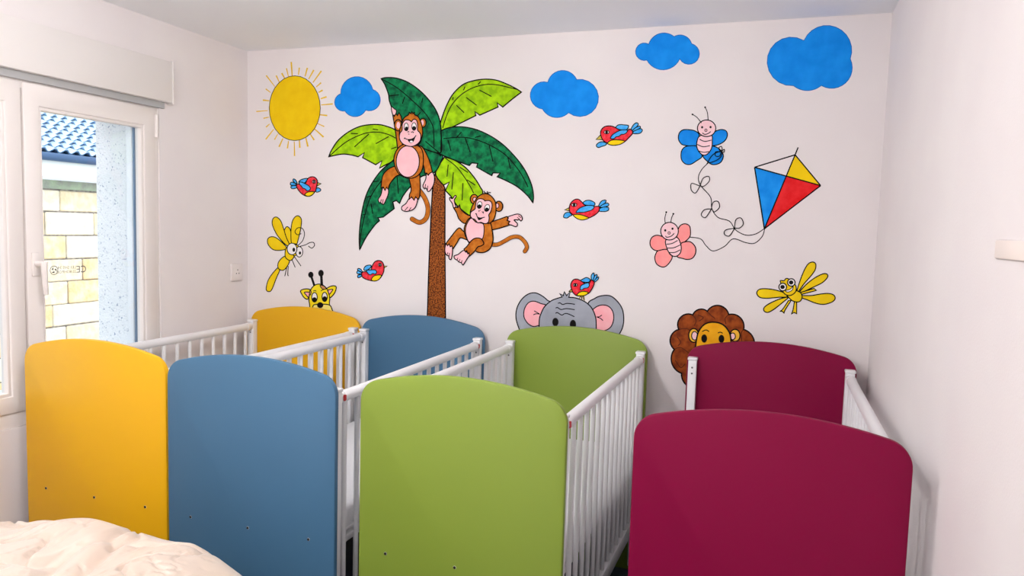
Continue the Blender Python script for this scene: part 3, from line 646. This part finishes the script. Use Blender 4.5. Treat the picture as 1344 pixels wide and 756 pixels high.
f.fill('foot', m_([(240, 560), (270, 575), (290, 595), (270, 630), (245, 670), (235, 678), (222, 660), (205, 655), (190, 640), (170, 628), (165, 605), (200, 590)]), P_PK, 0.9)
f.lines('toe_lines', [m_([(195, 620), (188, 638)]), m_([(212, 630), (205, 652)]), m_([(230, 640), (224, 660)]), m_([(112, 575), (106, 598)]), m_([(126, 580), (122, 608)])], 0.7)
f.fill('leg', m_([(410, 500), (385, 462), (340, 458), (305, 480), (270, 525), (246, 548, 1), (258, 572, 1), (268, 558, 1), (276, 586, 1), (288, 578, 1), (291, 606, 1), (330, 570), (360, 530), (390, 520)]), P_BR)
for cx, cy, rx, ry, ix, iy, irx, iry in ((375, 190, 58, 72, 385, 195, 28, 32), (752, 300, 60, 78, 728, 290, 25, 38)):
    o = f.dot('ear', *h_([(cx, cy)])[0], rx / 11.63, ry / 11.63, P_BR, 1.0); f.dot('inner_ear', *h_([(ix, iy)])[0], irx / 11.63, iry / 11.63, P_PK, 0.7, parent=o)
f.fill('head', h_([(330, 340), (370, 250), (430, 160), (510, 110), (590, 115), (655, 165), (700, 240), (710, 330), (700, 430), (660, 520), (590, 560), (500, 520), (380, 480), (320, 410)]), P_BR)
f.lines('hair_tuft', [h_([(545, 108), (525, 65)]), h_([(530, 85), (570, 102), (580, 70)]), h_([(575, 105), (605, 90), (632, 92)])], 0.9)
f.fill('face', h_([(540, 218, 1), (510, 190), (450, 185), (410, 220), (395, 300), (385, 345), (330, 385), (318, 440), (345, 485), (385, 500), (430, 550), (480, 545), (540, 565), (590, 545), (605, 480), (600, 430), (630, 380), (650, 300), (640, 240), (600, 212)]), P_PK, 0.9)
eye(458, 280, 36, 54, 455, 302, 30, 32, 11.63, h_, 0.25); eye(572, 325, 38, 55, 570, 350, 32, 30, 11.63, h_, 0.35)
f.lines('nose', [h_([(445, 358), (452, 385)]), h_([(470, 355), (462, 368)]), h_([(495, 378), (512, 395), (522, 378)]), h_([(512, 395), (518, 412)])], 0.7)
f.fill('mouth', h_([(412, 445, 1), (460, 475), (515, 478, 1), (470, 505), (445, 512), (430, 490)]), P_BK, 0)
f.lines('smile', [h_([(395, 420), (408, 412), (425, 460), (470, 478), (540, 465)])], 0.8)

# ---- giraffe, elephant, lion peeping over the cots
f = Fig('painted_giraffe', 'yellow painted giraffe head peeping over the far yellow cot end', 'painted giraffe', 419, 405)
g_ = Z(385, 345, 11.63)
for a, b, e_, w_ in (((265, 180), (320, 345), (267, 182, 40, 47), 2.9), ((425, 160), (435, 345), (422, 158, 42, 52), 3.4)):
    f.lines('horn', [g_([a, b])], w_, P_BK); f.dot('horn_tip', *g_([e_[:2]])[0], e_[2] / 11.63, e_[3] / 11.63, P_BK)
for ear, inn in (([(110, 430), (150, 405), (220, 398), (275, 425), (255, 500), (215, 555), (165, 530), (130, 480)], [(170, 450), (245, 455), (232, 525), (200, 495)]), ([(500, 405), (560, 362), (620, 350), (655, 370), (640, 440), (600, 500), (555, 530), (535, 470)], [(525, 420), (600, 405), (580, 445), (545, 480)])):
    o = f.fill('ear', g_(ear), P_GY, 0.9); f.fill('inner_ear', g_(inn), P_EP, 0.8, parent=o)
f.fill('head', g_([(250, 830, 1), (250, 660), (238, 560), (250, 460), (285, 380), (350, 330), (430, 330), (500, 380), (535, 450), (555, 540), (552, 640), (590, 830, 1)]), P_GY, 0.9)
f.fill('spot', g_([(408, 345), (460, 350), (500, 390), (480, 405), (440, 395)]), P_GS, 0.7); f.fill('spot', g_([(252, 420), (272, 440), (265, 480), (247, 490)]), P_GS, 0.7)
eye(323, 525, 42, 72, 322, 565, 37, 40, 11.63, g_, 0, 0.8); eye(478, 520, 40, 70, 478, 550, 36, 40, 11.63, g_, 0, 0.8)
f.lines('brows', [g_([(303, 432), (328, 422), (352, 434)]), g_([(420, 432), (440, 416), (462, 412)])], 0.7)
f.fill('muzzle', g_([(300, 660), (350, 635), (450, 630), (540, 640), (580, 680), (600, 800), (450, 830), (300, 800)]), P_GM, 0.9)
f.dot('nose', *g_([(410, 645)])[0], 48 / 11.63, 45 / 11.63, P_BK)

f = Fig('painted_elephant', 'grey painted elephant head with pink ears peeping over the green cot end', 'painted elephant', 748, 432)
g_ = Z(660, 340, 6.872)
for ear, inn in (([(150, 640), (120, 540), (125, 450), (165, 370), (225, 318), (290, 305), (350, 330), (400, 370), (450, 430), (450, 720, 1), (180, 720, 1)], [(330, 600), (275, 608), (225, 580), (190, 520), (195, 450), (230, 395), (280, 380), (340, 400), (420, 440), (420, 600)]),
                 ([(760, 430), (830, 355), (900, 330), (975, 335), (1040, 390), (1080, 460), (1090, 550), (1075, 630), (1030, 710, 1), (780, 730, 1)], [(780, 500), (830, 440), (890, 415), (950, 425), (990, 470), (1000, 540), (975, 610), (920, 645), (850, 645), (800, 600)])):
    o = f.fill('ear', g_(ear), P_GR, 1.0); f.fill('inner_ear', g_(inn), P_EP, 0.9, parent=o)
f.fill('head', g_([(330, 740, 1), (328, 560), (345, 490), (380, 425), (440, 375), (500, 352), (535, 342, 1), (512, 312, 1), (545, 330, 1), (555, 295, 1), (575, 330, 1), (610, 290, 1), (595, 345, 1), (660, 352), (740, 385), (800, 440), (835, 520), (842, 600), (840, 740, 1)]), P_GR, 1.0)
f.lines('forehead_wrinkles', [g_(v) for v in ([(497, 400), (515, 395), (540, 410), (580, 400), (650, 408)], [(477, 443), (492, 437), (525, 455), (575, 447), (648, 457)], [(475, 490), (492, 483), (530, 505), (560, 492), (590, 495), (645, 520)])], 0.9)
for cr_ in ([[(282, 467), (333, 497)], [(275, 503), (300, 494), (333, 497)]], [[(893, 505), (870, 520), (845, 522)], [(845, 522), (880, 535), (903, 555)]]): f.lines('ear_crease', [g_(v) for v in cr_], 0.8)
f.dot('eye', *g_([(474, 568)])[0], 4.1, 5.5, P_BK); f.dot('eye', *g_([(632, 590)])[0], 4.1, 6.1, P_BK)

f = Fig('painted_lion', 'painted lion with bushy brown mane peeping over the burgundy cot end', 'painted lion', 938, 450)
g_ = Z(860, 330, 4.2)
cus = [(145, 672), (105, 540), (130, 430), (207, 350), (287, 330), (405, 348), (487, 430), (545, 530), (500, 690), (350, 760), (185, 745)]
thr = [(90, 610), (82, 490), (138, 365), (240, 320), (350, 298), (475, 372), (532, 462), (560, 620), (430, 750), (260, 780), (152, 710)]
f.fill('mane', lobes(g_(cus), g_(thr)), P_MA, 1.3, True)
f.lines('mane_curls', [g_(v) for v in ([(130, 430), (170, 425), (205, 440)], [(207, 350), (225, 380), (215, 410)], [(287, 330), (305, 350), (330, 370)], [(405, 348), (385, 370), (390, 400)], [(487, 430), (475, 450), (478, 500)], [(105, 540), (140, 530), (185, 560)], [(235, 350), (265, 365), (240, 385)], [(120, 470), (140, 500), (125, 520)], [(110, 600), (140, 640), (165, 620)])], 0.8, paint('mane_line', (86, 36, 14)))
o = f.dot('ear', *g_([(212, 463)])[0], 6.6, 9.0, P_LE, 1.1); f.dot('inner_ear', *g_([(217, 465)])[0], 3.9, 5.6, P_PB, 0.9, parent=o)
o = f.dot('ear', *g_([(440, 463)])[0], 6.6, 8.0, P_LE, 1.1); f.dot('inner_ear', *g_([(427, 468)])[0], 3.5, 4.4, P_PB, 0.9, parent=o)
f.fill('face', g_([(225, 620, 1), (222, 540), (226, 495), (240, 440), (275, 400), (325, 390), (375, 405), (410, 450), (418, 500), (420, 550), (415, 620, 1)]), P_LF, 1.3)
f.dot('eye', *g_([(270, 480)])[0], 3.8, 5.5, P_BK); f.dot('eye', *g_([(365, 482)])[0], 3.8, 5.3, P_BK)
f.lines('brows', [g_([(258, 442), (280, 433), (297, 442)]), g_([(345, 450), (358, 445), (372, 451)])], 0.9)

# ---- dragonflies
f = Fig('painted_dragonfly', 'yellow painted dragonfly with big smile above the burgundy cot', 'painted dragonfly', 1043, 385, 1, 'yellow painted dragonflies')
g_ = Z(980, 330, 7.56)
for nm, pts in (('wing', [(500, 390), (530, 290), (570, 190), (610, 125), (655, 105), (685, 125), (680, 180), (640, 240), (570, 320), (515, 395)]), ('wing', [(530, 395), (600, 320), (680, 260), (760, 222), (800, 228), (800, 260), (750, 310), (660, 355), (550, 405)]),
                ('leg', [(530, 408, 1), (668, 368, 1), (692, 386, 1), (672, 392, 1), (540, 428, 1)]), ('wing', [(545, 440), (640, 438), (720, 425), (800, 417), (860, 430), (878, 465), (850, 500), (770, 525), (690, 515), (600, 480), (548, 460)]),
                ('wing', [(400, 450), (320, 455), (200, 465), (130, 455), (100, 415), (120, 380), (170, 370), (260, 378), (365, 408)]), ('wing', [(410, 462), (340, 520), (270, 575), (210, 605), (172, 590), (175, 555), (230, 515), (320, 475), (395, 455)]),
                ('leg', [(440, 488, 1), (382, 580), (370, 612, 1), (355, 595, 1), (332, 595, 1), (360, 570), (415, 488, 1)]), ('leg', [(473, 500, 1), (496, 500, 1), (496, 618, 1), (470, 605, 1), (445, 622, 1), (460, 580)]),
                ('body', [(400, 430), (440, 400), (490, 390), (535, 410), (550, 450), (535, 490), (500, 502), (455, 490), (420, 460)]), ('head', [(340, 320), (335, 290), (370, 290), (390, 270), (420, 275), (470, 320), (490, 350), (485, 400), (440, 435), (390, 430), (355, 390)])):
    f.fill(nm, g_(pts), P_YL, 0.95)
f.fill('smile', g_([(382, 388, 1), (430, 375), (462, 342, 1), (455, 378), (425, 400), (398, 402)]), P_WH, 0.7)
for x, y, r in ((358, 353, 38), (443, 308, 37)):
    f.dot('eye_ring', *g_([(x, y)])[0], r / 7.56, r / 7.56, P_WH, 1.0); f.dot('pupil', *g_([(x - 2, y)])[0], 2.9, 2.7, P_BK)
f = Fig('painted_dragonfly', 'yellow painted dragonfly with curled feelers on the left, under the sun', 'painted dragonfly', 375, 335, 1, 'yellow painted dragonflies')
g_ = Z(340, 275, 6.574)
for nm, pts in (('wing', [(240, 338), (180, 352), (120, 345), (78, 300), (75, 255), (105, 235), (150, 245), (215, 300)]), ('wing', [(255, 300), (225, 220), (218, 180), (240, 148), (268, 170), (278, 230), (277, 300)]),
                ('wing', [(255, 320), (205, 280), (150, 210), (115, 130), (120, 80), (150, 65), (185, 95), (210, 160), (235, 240), (262, 300)]), ('wing', [(282, 300), (275, 200), (285, 110), (310, 65), (340, 55), (365, 85), (362, 150), (345, 230), (318, 315)]),
                ('tail', [(165, 500), (180, 518), (150, 590), (110, 690), (85, 708), (62, 690), (75, 620), (110, 560)]), ('abdomen', [(225, 402), (262, 440), (240, 495), (205, 525), (165, 505), (170, 450)]),
                ('thorax', [(235, 330), (260, 350), (300, 390), (300, 412), (270, 440), (230, 415), (225, 370)]), ('head', [(300, 300), (335, 312), (342, 350), (325, 388), (295, 392)])):
    f.fill(nm, g_(pts), P_YL, 0.8)
f.lines('feelers', [g_([(335, 310), (375, 270), (392, 210), (375, 165), (335, 158), (310, 190), (330, 217), (365, 208)]), g_([(345, 320), (400, 305), (440, 285), (470, 285), (478, 310), (455, 333), (425, 315)])], 0.75)
f.lines('legs', [g_(v) for v in ([(300, 400), (362, 488)], [(285, 435), (312, 500)], [(240, 495), (222, 575)], [(252, 488), (248, 560), (255, 572)])], 0.75)
eye(347, 365, 30, 45, 353, 375, 10, 14, 6.574, g_, 0, 0.7); eye(284, 340, 42, 50, 300, 347, 12, 18, 6.574, g_, 0, 0.8)

# ---- butterflies and kite
def butterfly(label, g_, s, wings, wm, body, stripes, head, eyes, nose, mouth, feel, cen):
    global f
    f = Fig('painted_butterfly', label, 'painted butterfly', *cen, 1, 'painted butterflies')
    for w_ in wings: f.fill('wing', g_(w_), wm, 0.9)
    o = f.fill('body', g_(body), P_PB, 0.9); f.lines('stripes', [g_(q) for q in stripes], 0.8, parent=o)
    f.dot('head', *g_([head[:2]])[0], head[2] / s, head[3] / s, P_PB, 0.9)
    for e_ in eyes: f.dot('eye', *g_([e_])[0], 1.4, 1.6, P_BK)
    f.dot('nose', *g_([nose])[0], 1.5, 1.6, P_PK, 0.6)
    f.lines('smile', [g_(mouth)], 0.8)
    f.lines('feelers', [g_(q) for q in feel], 0.75)
    for q in feel: f.dot('feeler_tip', *g_([q[-1]])[0], 1.2, 1.2, P_BK)
butterfly('blue-winged painted butterfly with pink face above the kite string', Z(880, 135, 8.9), 8.9,
          [[(335, 370), (290, 330), (230, 315), (150, 315), (105, 350), (92, 410), (110, 460), (160, 495), (315, 505), (320, 450)], [(200, 505), (310, 505), (330, 560), (370, 625), (300, 680), (230, 720), (170, 710), (128, 660), (125, 580), (150, 530)],
           [(465, 385), (520, 335), (590, 312), (645, 325), (665, 370), (645, 430), (590, 475), (520, 498), (475, 490)], [(480, 505), (560, 530), (610, 590), (615, 640), (580, 700), (500, 722), (440, 690), (380, 620), (450, 560)]], P_BB,
          [(345, 385), (475, 375), (488, 450), (480, 530), (440, 590), (395, 612), (350, 590), (312, 530), (308, 460)], [[(340, 425), (400, 450), (478, 435)], [(312, 485), (380, 512), (460, 500)], [(325, 560), (390, 578), (450, 568)]],
          (422, 297, 107, 97), [(370, 285), (468, 283)], (414, 320), [(372, 350), (400, 368), (440, 358), (470, 335)], [[(362, 235), (310, 170), (257, 135)], [(440, 200), (430, 110), (405, 52)]], (926, 188))
butterfly('pink painted butterfly at the end of the kite string', Z(845, 270, 8.893), 8.893,
          [[(405, 265), (440, 222), (490, 212), (535, 240), (545, 310), (535, 365), (480, 420), (425, 445), (385, 380)], [(215, 360), (150, 345), (95, 370), (72, 430), (90, 490), (150, 525), (275, 510), (265, 400)],
           [(170, 525), (270, 510), (300, 560), (332, 595), (310, 650), (260, 705), (210, 715), (150, 680), (128, 610), (145, 550)], [(425, 450), (490, 420), (550, 425), (600, 480), (605, 550), (570, 610), (510, 628), (450, 615), (390, 595), (420, 540)]], P_BP,
          [(258, 400), (380, 368), (425, 430), (437, 500), (420, 560), (370, 592), (320, 575), (275, 510)], [[(265, 450), (330, 440), (395, 405)], [(270, 495), (350, 490), (430, 455)], [(290, 545), (360, 545), (425, 515)]],
          (300, 297, 103, 103), [(250, 288), (335, 268)], (295, 318), [(252, 352), (270, 368), (320, 355), (355, 322)], [[(252, 212), (245, 150), (262, 75)], [(315, 195), (325, 140), (345, 95)]], (884, 318))
f = Fig('painted_kite', 'painted diamond kite with blue, red, yellow and white panels', 'painted kite', 1033, 240)
q_ = Z(980, 180, 5.818); L_, T_, R_, B_, X_ = q_([(60, 230), (370, 135), (565, 370), (135, 700), (308, 298)])
for tri, m in (((L_, X_, B_), P_KB), ((X_, R_, B_), P_KR), ((T_, R_, X_), P_KY), ((T_, X_, L_), P_KW)): f.fill('panel', list(tri), m, 0, True)
f.lines('spars', [[L_, T_], [T_, R_], [R_, B_], [B_, L_], [L_, R_], [T_, B_], q_([(370, 135), (393, 78)])], 1.2, smooth_=False)
s_ = Z(840, 120, 3.023)
f.lines('string', [s_(v) for v in ([(495, 543), (460, 565), (420, 570), (380, 550), (355, 515), (310, 500), (285, 465), (280, 420), (240, 372), (232, 340), (245, 310), (270, 284)],
                                  [(495, 543), (485, 575), (455, 602), (420, 600), (370, 585), (335, 615), (290, 633), (262, 612), (240, 585), (195, 578)])], 0.8)
f.k = 30
f.lines('string_knot', [s_(v) for v in ([(265, 288), (285, 255), (310, 240), (325, 240), (320, 260), (300, 275), (272, 284)], [(318, 240), (300, 240), (300, 256), (316, 256), (322, 240)], [(318, 236), (312, 225), (322, 218), (326, 228), (322, 238), (334, 230), (334, 240), (322, 240)])], 0.8)
for b in ([(238, 375), (250, 345), (272, 337), (275, 355), (255, 375), (238, 375), (205, 365), (203, 390), (220, 403), (238, 375)], [(283, 467), (290, 440), (310, 437), (315, 460), (295, 478), (283, 467), (255, 470), (243, 490), (260, 500), (283, 467)], [(375, 543), (380, 510), (400, 502), (410, 525), (395, 542), (375, 543), (340, 550), (335, 567), (355, 573), (375, 543)]):
    f.lines('bow', [s_(b)], 0.8)

# ---- birds
def bird(label, g_, s, cen, body, belly, back, front, tails, beak, eye_, far=None, legs=None):
    global f
    f = Fig('painted_bird', label, 'painted bird', *cen, 1 if not legs else 16, 'red painted birds')
    if far: f.fill('far_wing', g_(far), P_BW, 0.8)
    for t in tails: f.fill('tail_feather', g_(t), P_BW, 0.8)
    if legs: f.lines('legs', [g_(q) for q in legs], 0.8, paint('bird_leg', (120, 104, 40)))
    f.fill('beak', g_([p + (1,) for p in beak]), P_BE, 0.8)
    f.fill('body', g_(body), P_RD, 0.9); f.fill('belly', g_(belly), P_YE, 0.8)
    f.fill('wing', g_(back), P_BW, 0.8); f.fill('wing', g_(front), P_BW, 0.8)
    x, y, rx, ry = eye_
    e_ = f.dot('eye', *g_([(x, y)])[0], rx / s, ry / s, P_WH, 0.7); f.dot('pupil', *g_([(x, y)])[0], rx * .55 / s, ry * .85 / s, P_BK, 0, parent=e_)
bird('red painted bird flying under the sun, facing right', Z(370, 220, 16.8), 16.8, (402, 245),
     [(515, 350), (560, 260), (620, 210), (700, 205), (760, 245), (785, 310), (770, 400), (745, 500), (700, 570), (640, 620), (560, 632), (480, 605), (400, 540), (330, 440), (320, 390), (360, 360), (440, 380)], [(505, 595), (560, 545), (640, 530), (715, 535), (680, 590), (620, 625), (560, 630)],
     [(370, 320), (400, 280), (470, 250), (560, 240), (530, 310), (480, 340), (400, 330)], [(385, 320), (450, 325), (520, 360), (590, 400), (630, 460), (600, 500), (550, 510), (510, 470), (460, 450), (430, 410), (390, 370)],
     [[(335, 340), (300, 270), (255, 250), (245, 290), (290, 340)], [(320, 370), (250, 325), (195, 330), (190, 380), (250, 395)], [(325, 400), (230, 400), (195, 430), (230, 465), (310, 450)]], [(775, 325), (865, 355), (780, 405)], (708, 310, 38, 35), [(750, 470), (800, 445), (855, 480), (840, 520), (760, 540)])
bird('red painted bird left of the palm trunk, above the far blue cot end', Z(460, 330, 15.12), 15.12, (488, 356),
     [(430, 290), (480, 210), (550, 180), (620, 200), (660, 270), (665, 370), (640, 450), (590, 530), (520, 580), (440, 585), (330, 560), (250, 520), (220, 460), (240, 410), (310, 400), (400, 370)], [(415, 570), (450, 500), (520, 470), (615, 475), (570, 550), (500, 585)],
     [(265, 350), (290, 300), (340, 275), (405, 275), (400, 320), (340, 365), (280, 375)], [(315, 390), (340, 370), (420, 365), (490, 370), (520, 410), (490, 450), (440, 440), (390, 465), (350, 440)],
     [[(235, 400), (200, 350), (150, 340), (145, 375), (220, 410)], [(225, 425), (150, 385), (125, 420), (150, 445), (220, 440)], [(225, 460), (150, 470), (145, 515), (175, 520), (220, 490)]], [(640, 290), (730, 290), (655, 340)], (585, 265, 32, 30))
bird('red painted bird flying highest, below the mid-wall cloud', Z(770, 150, 15.12), 15.12, (812, 177),
     [(275, 390), (290, 310), (350, 250), (440, 230), (530, 245), (600, 280), (660, 310), (800, 320), (850, 295), (900, 320), (910, 380), (850, 450), (760, 540), (680, 580), (560, 600), (410, 570), (320, 510)], [(415, 570), (480, 520), (580, 505), (690, 515), (755, 535), (680, 590), (560, 615), (460, 605)],
     [(580, 260), (620, 215), (680, 205), (740, 210), (830, 225), (800, 300), (720, 310), (640, 300)], [(475, 480), (500, 420), (580, 360), (680, 315), (800, 310), (795, 360), (740, 395), (690, 400), (640, 435), (580, 450), (540, 485)],
     [[(880, 300), (920, 220), (980, 170), (1025, 190), (1000, 240), (905, 320)], [(905, 325), (980, 260), (1050, 235), (1065, 265), (1000, 310), (915, 345)], [(910, 355), (990, 310), (1070, 285), (1105, 320), (1060, 375), (950, 385)]], [(275, 410), (185, 500), (320, 505), (335, 455)], (395, 355, 52, 32), [(190, 620), (230, 570), (300, 545), (390, 570), (380, 610), (310, 635), (230, 660)])
bird('red painted bird flying right of the swinging monkey, facing left', Z(730, 250, 15.12), 15.12, (768, 275),
     [(260, 340), (290, 250), (360, 185), (440, 175), (510, 230), (570, 290), (700, 320), (840, 315), (860, 350), (840, 420), (760, 490), (650, 545), (540, 570), (420, 550), (340, 490), (270, 420)], [(340, 490), (420, 475), (520, 490), (600, 520), (645, 545), (580, 575), (500, 585), (410, 555)],
     [(535, 245), (580, 205), (660, 195), (740, 225), (770, 260), (750, 300), (640, 295), (570, 285)], [(395, 440), (440, 370), (530, 320), (640, 295), (740, 305), (745, 350), (700, 390), (640, 410), (560, 430), (480, 435)],
     [[(840, 310), (890, 220), (960, 190), (990, 205), (960, 260), (865, 330)], [(860, 330), (950, 265), (1020, 250), (1045, 290), (980, 325)], [(855, 365), (940, 330), (1030, 335), (1040, 385), (980, 415), (855, 410)]], [(260, 340), (168, 385), (275, 410), (295, 370)], (355, 285, 52, 32), [(145, 510), (180, 450), (260, 435), (310, 490), (270, 510), (220, 545), (160, 540)])
bird('red painted bird perched on the elephant head', Z(730, 350, 15.11), 15.11, (766, 375),
     [(300, 430), (290, 350), (330, 270), (400, 245), (480, 275), (560, 325), (650, 330), (690, 265), (740, 285), (755, 320), (730, 400), (690, 470), (640, 530), (520, 575), (410, 575), (340, 520)], [(410, 560), (460, 510), (540, 490), (630, 510), (600, 555), (520, 580), (430, 575)],
     [(485, 275), (540, 240), (600, 215), (660, 240), (675, 270), (640, 305), (540, 305)], [(475, 450), (490, 380), (560, 340), (640, 320), (655, 380), (620, 420), (560, 430), (510, 460)],
     [[(705, 275), (695, 180), (735, 125), (755, 160), (745, 275)], [(735, 275), (760, 190), (800, 155), (810, 190), (760, 280)], [(745, 295), (800, 225), (840, 205), (830, 250), (765, 305)]], [(350, 465), (310, 435), (252, 492), (315, 505)], (378, 362, 40, 28), None,
     [[(490, 575), (450, 640)], [(490, 575), (512, 665)], [(520, 575), (505, 655)], [(545, 570), (562, 672)], [(535, 575), (545, 660)]])
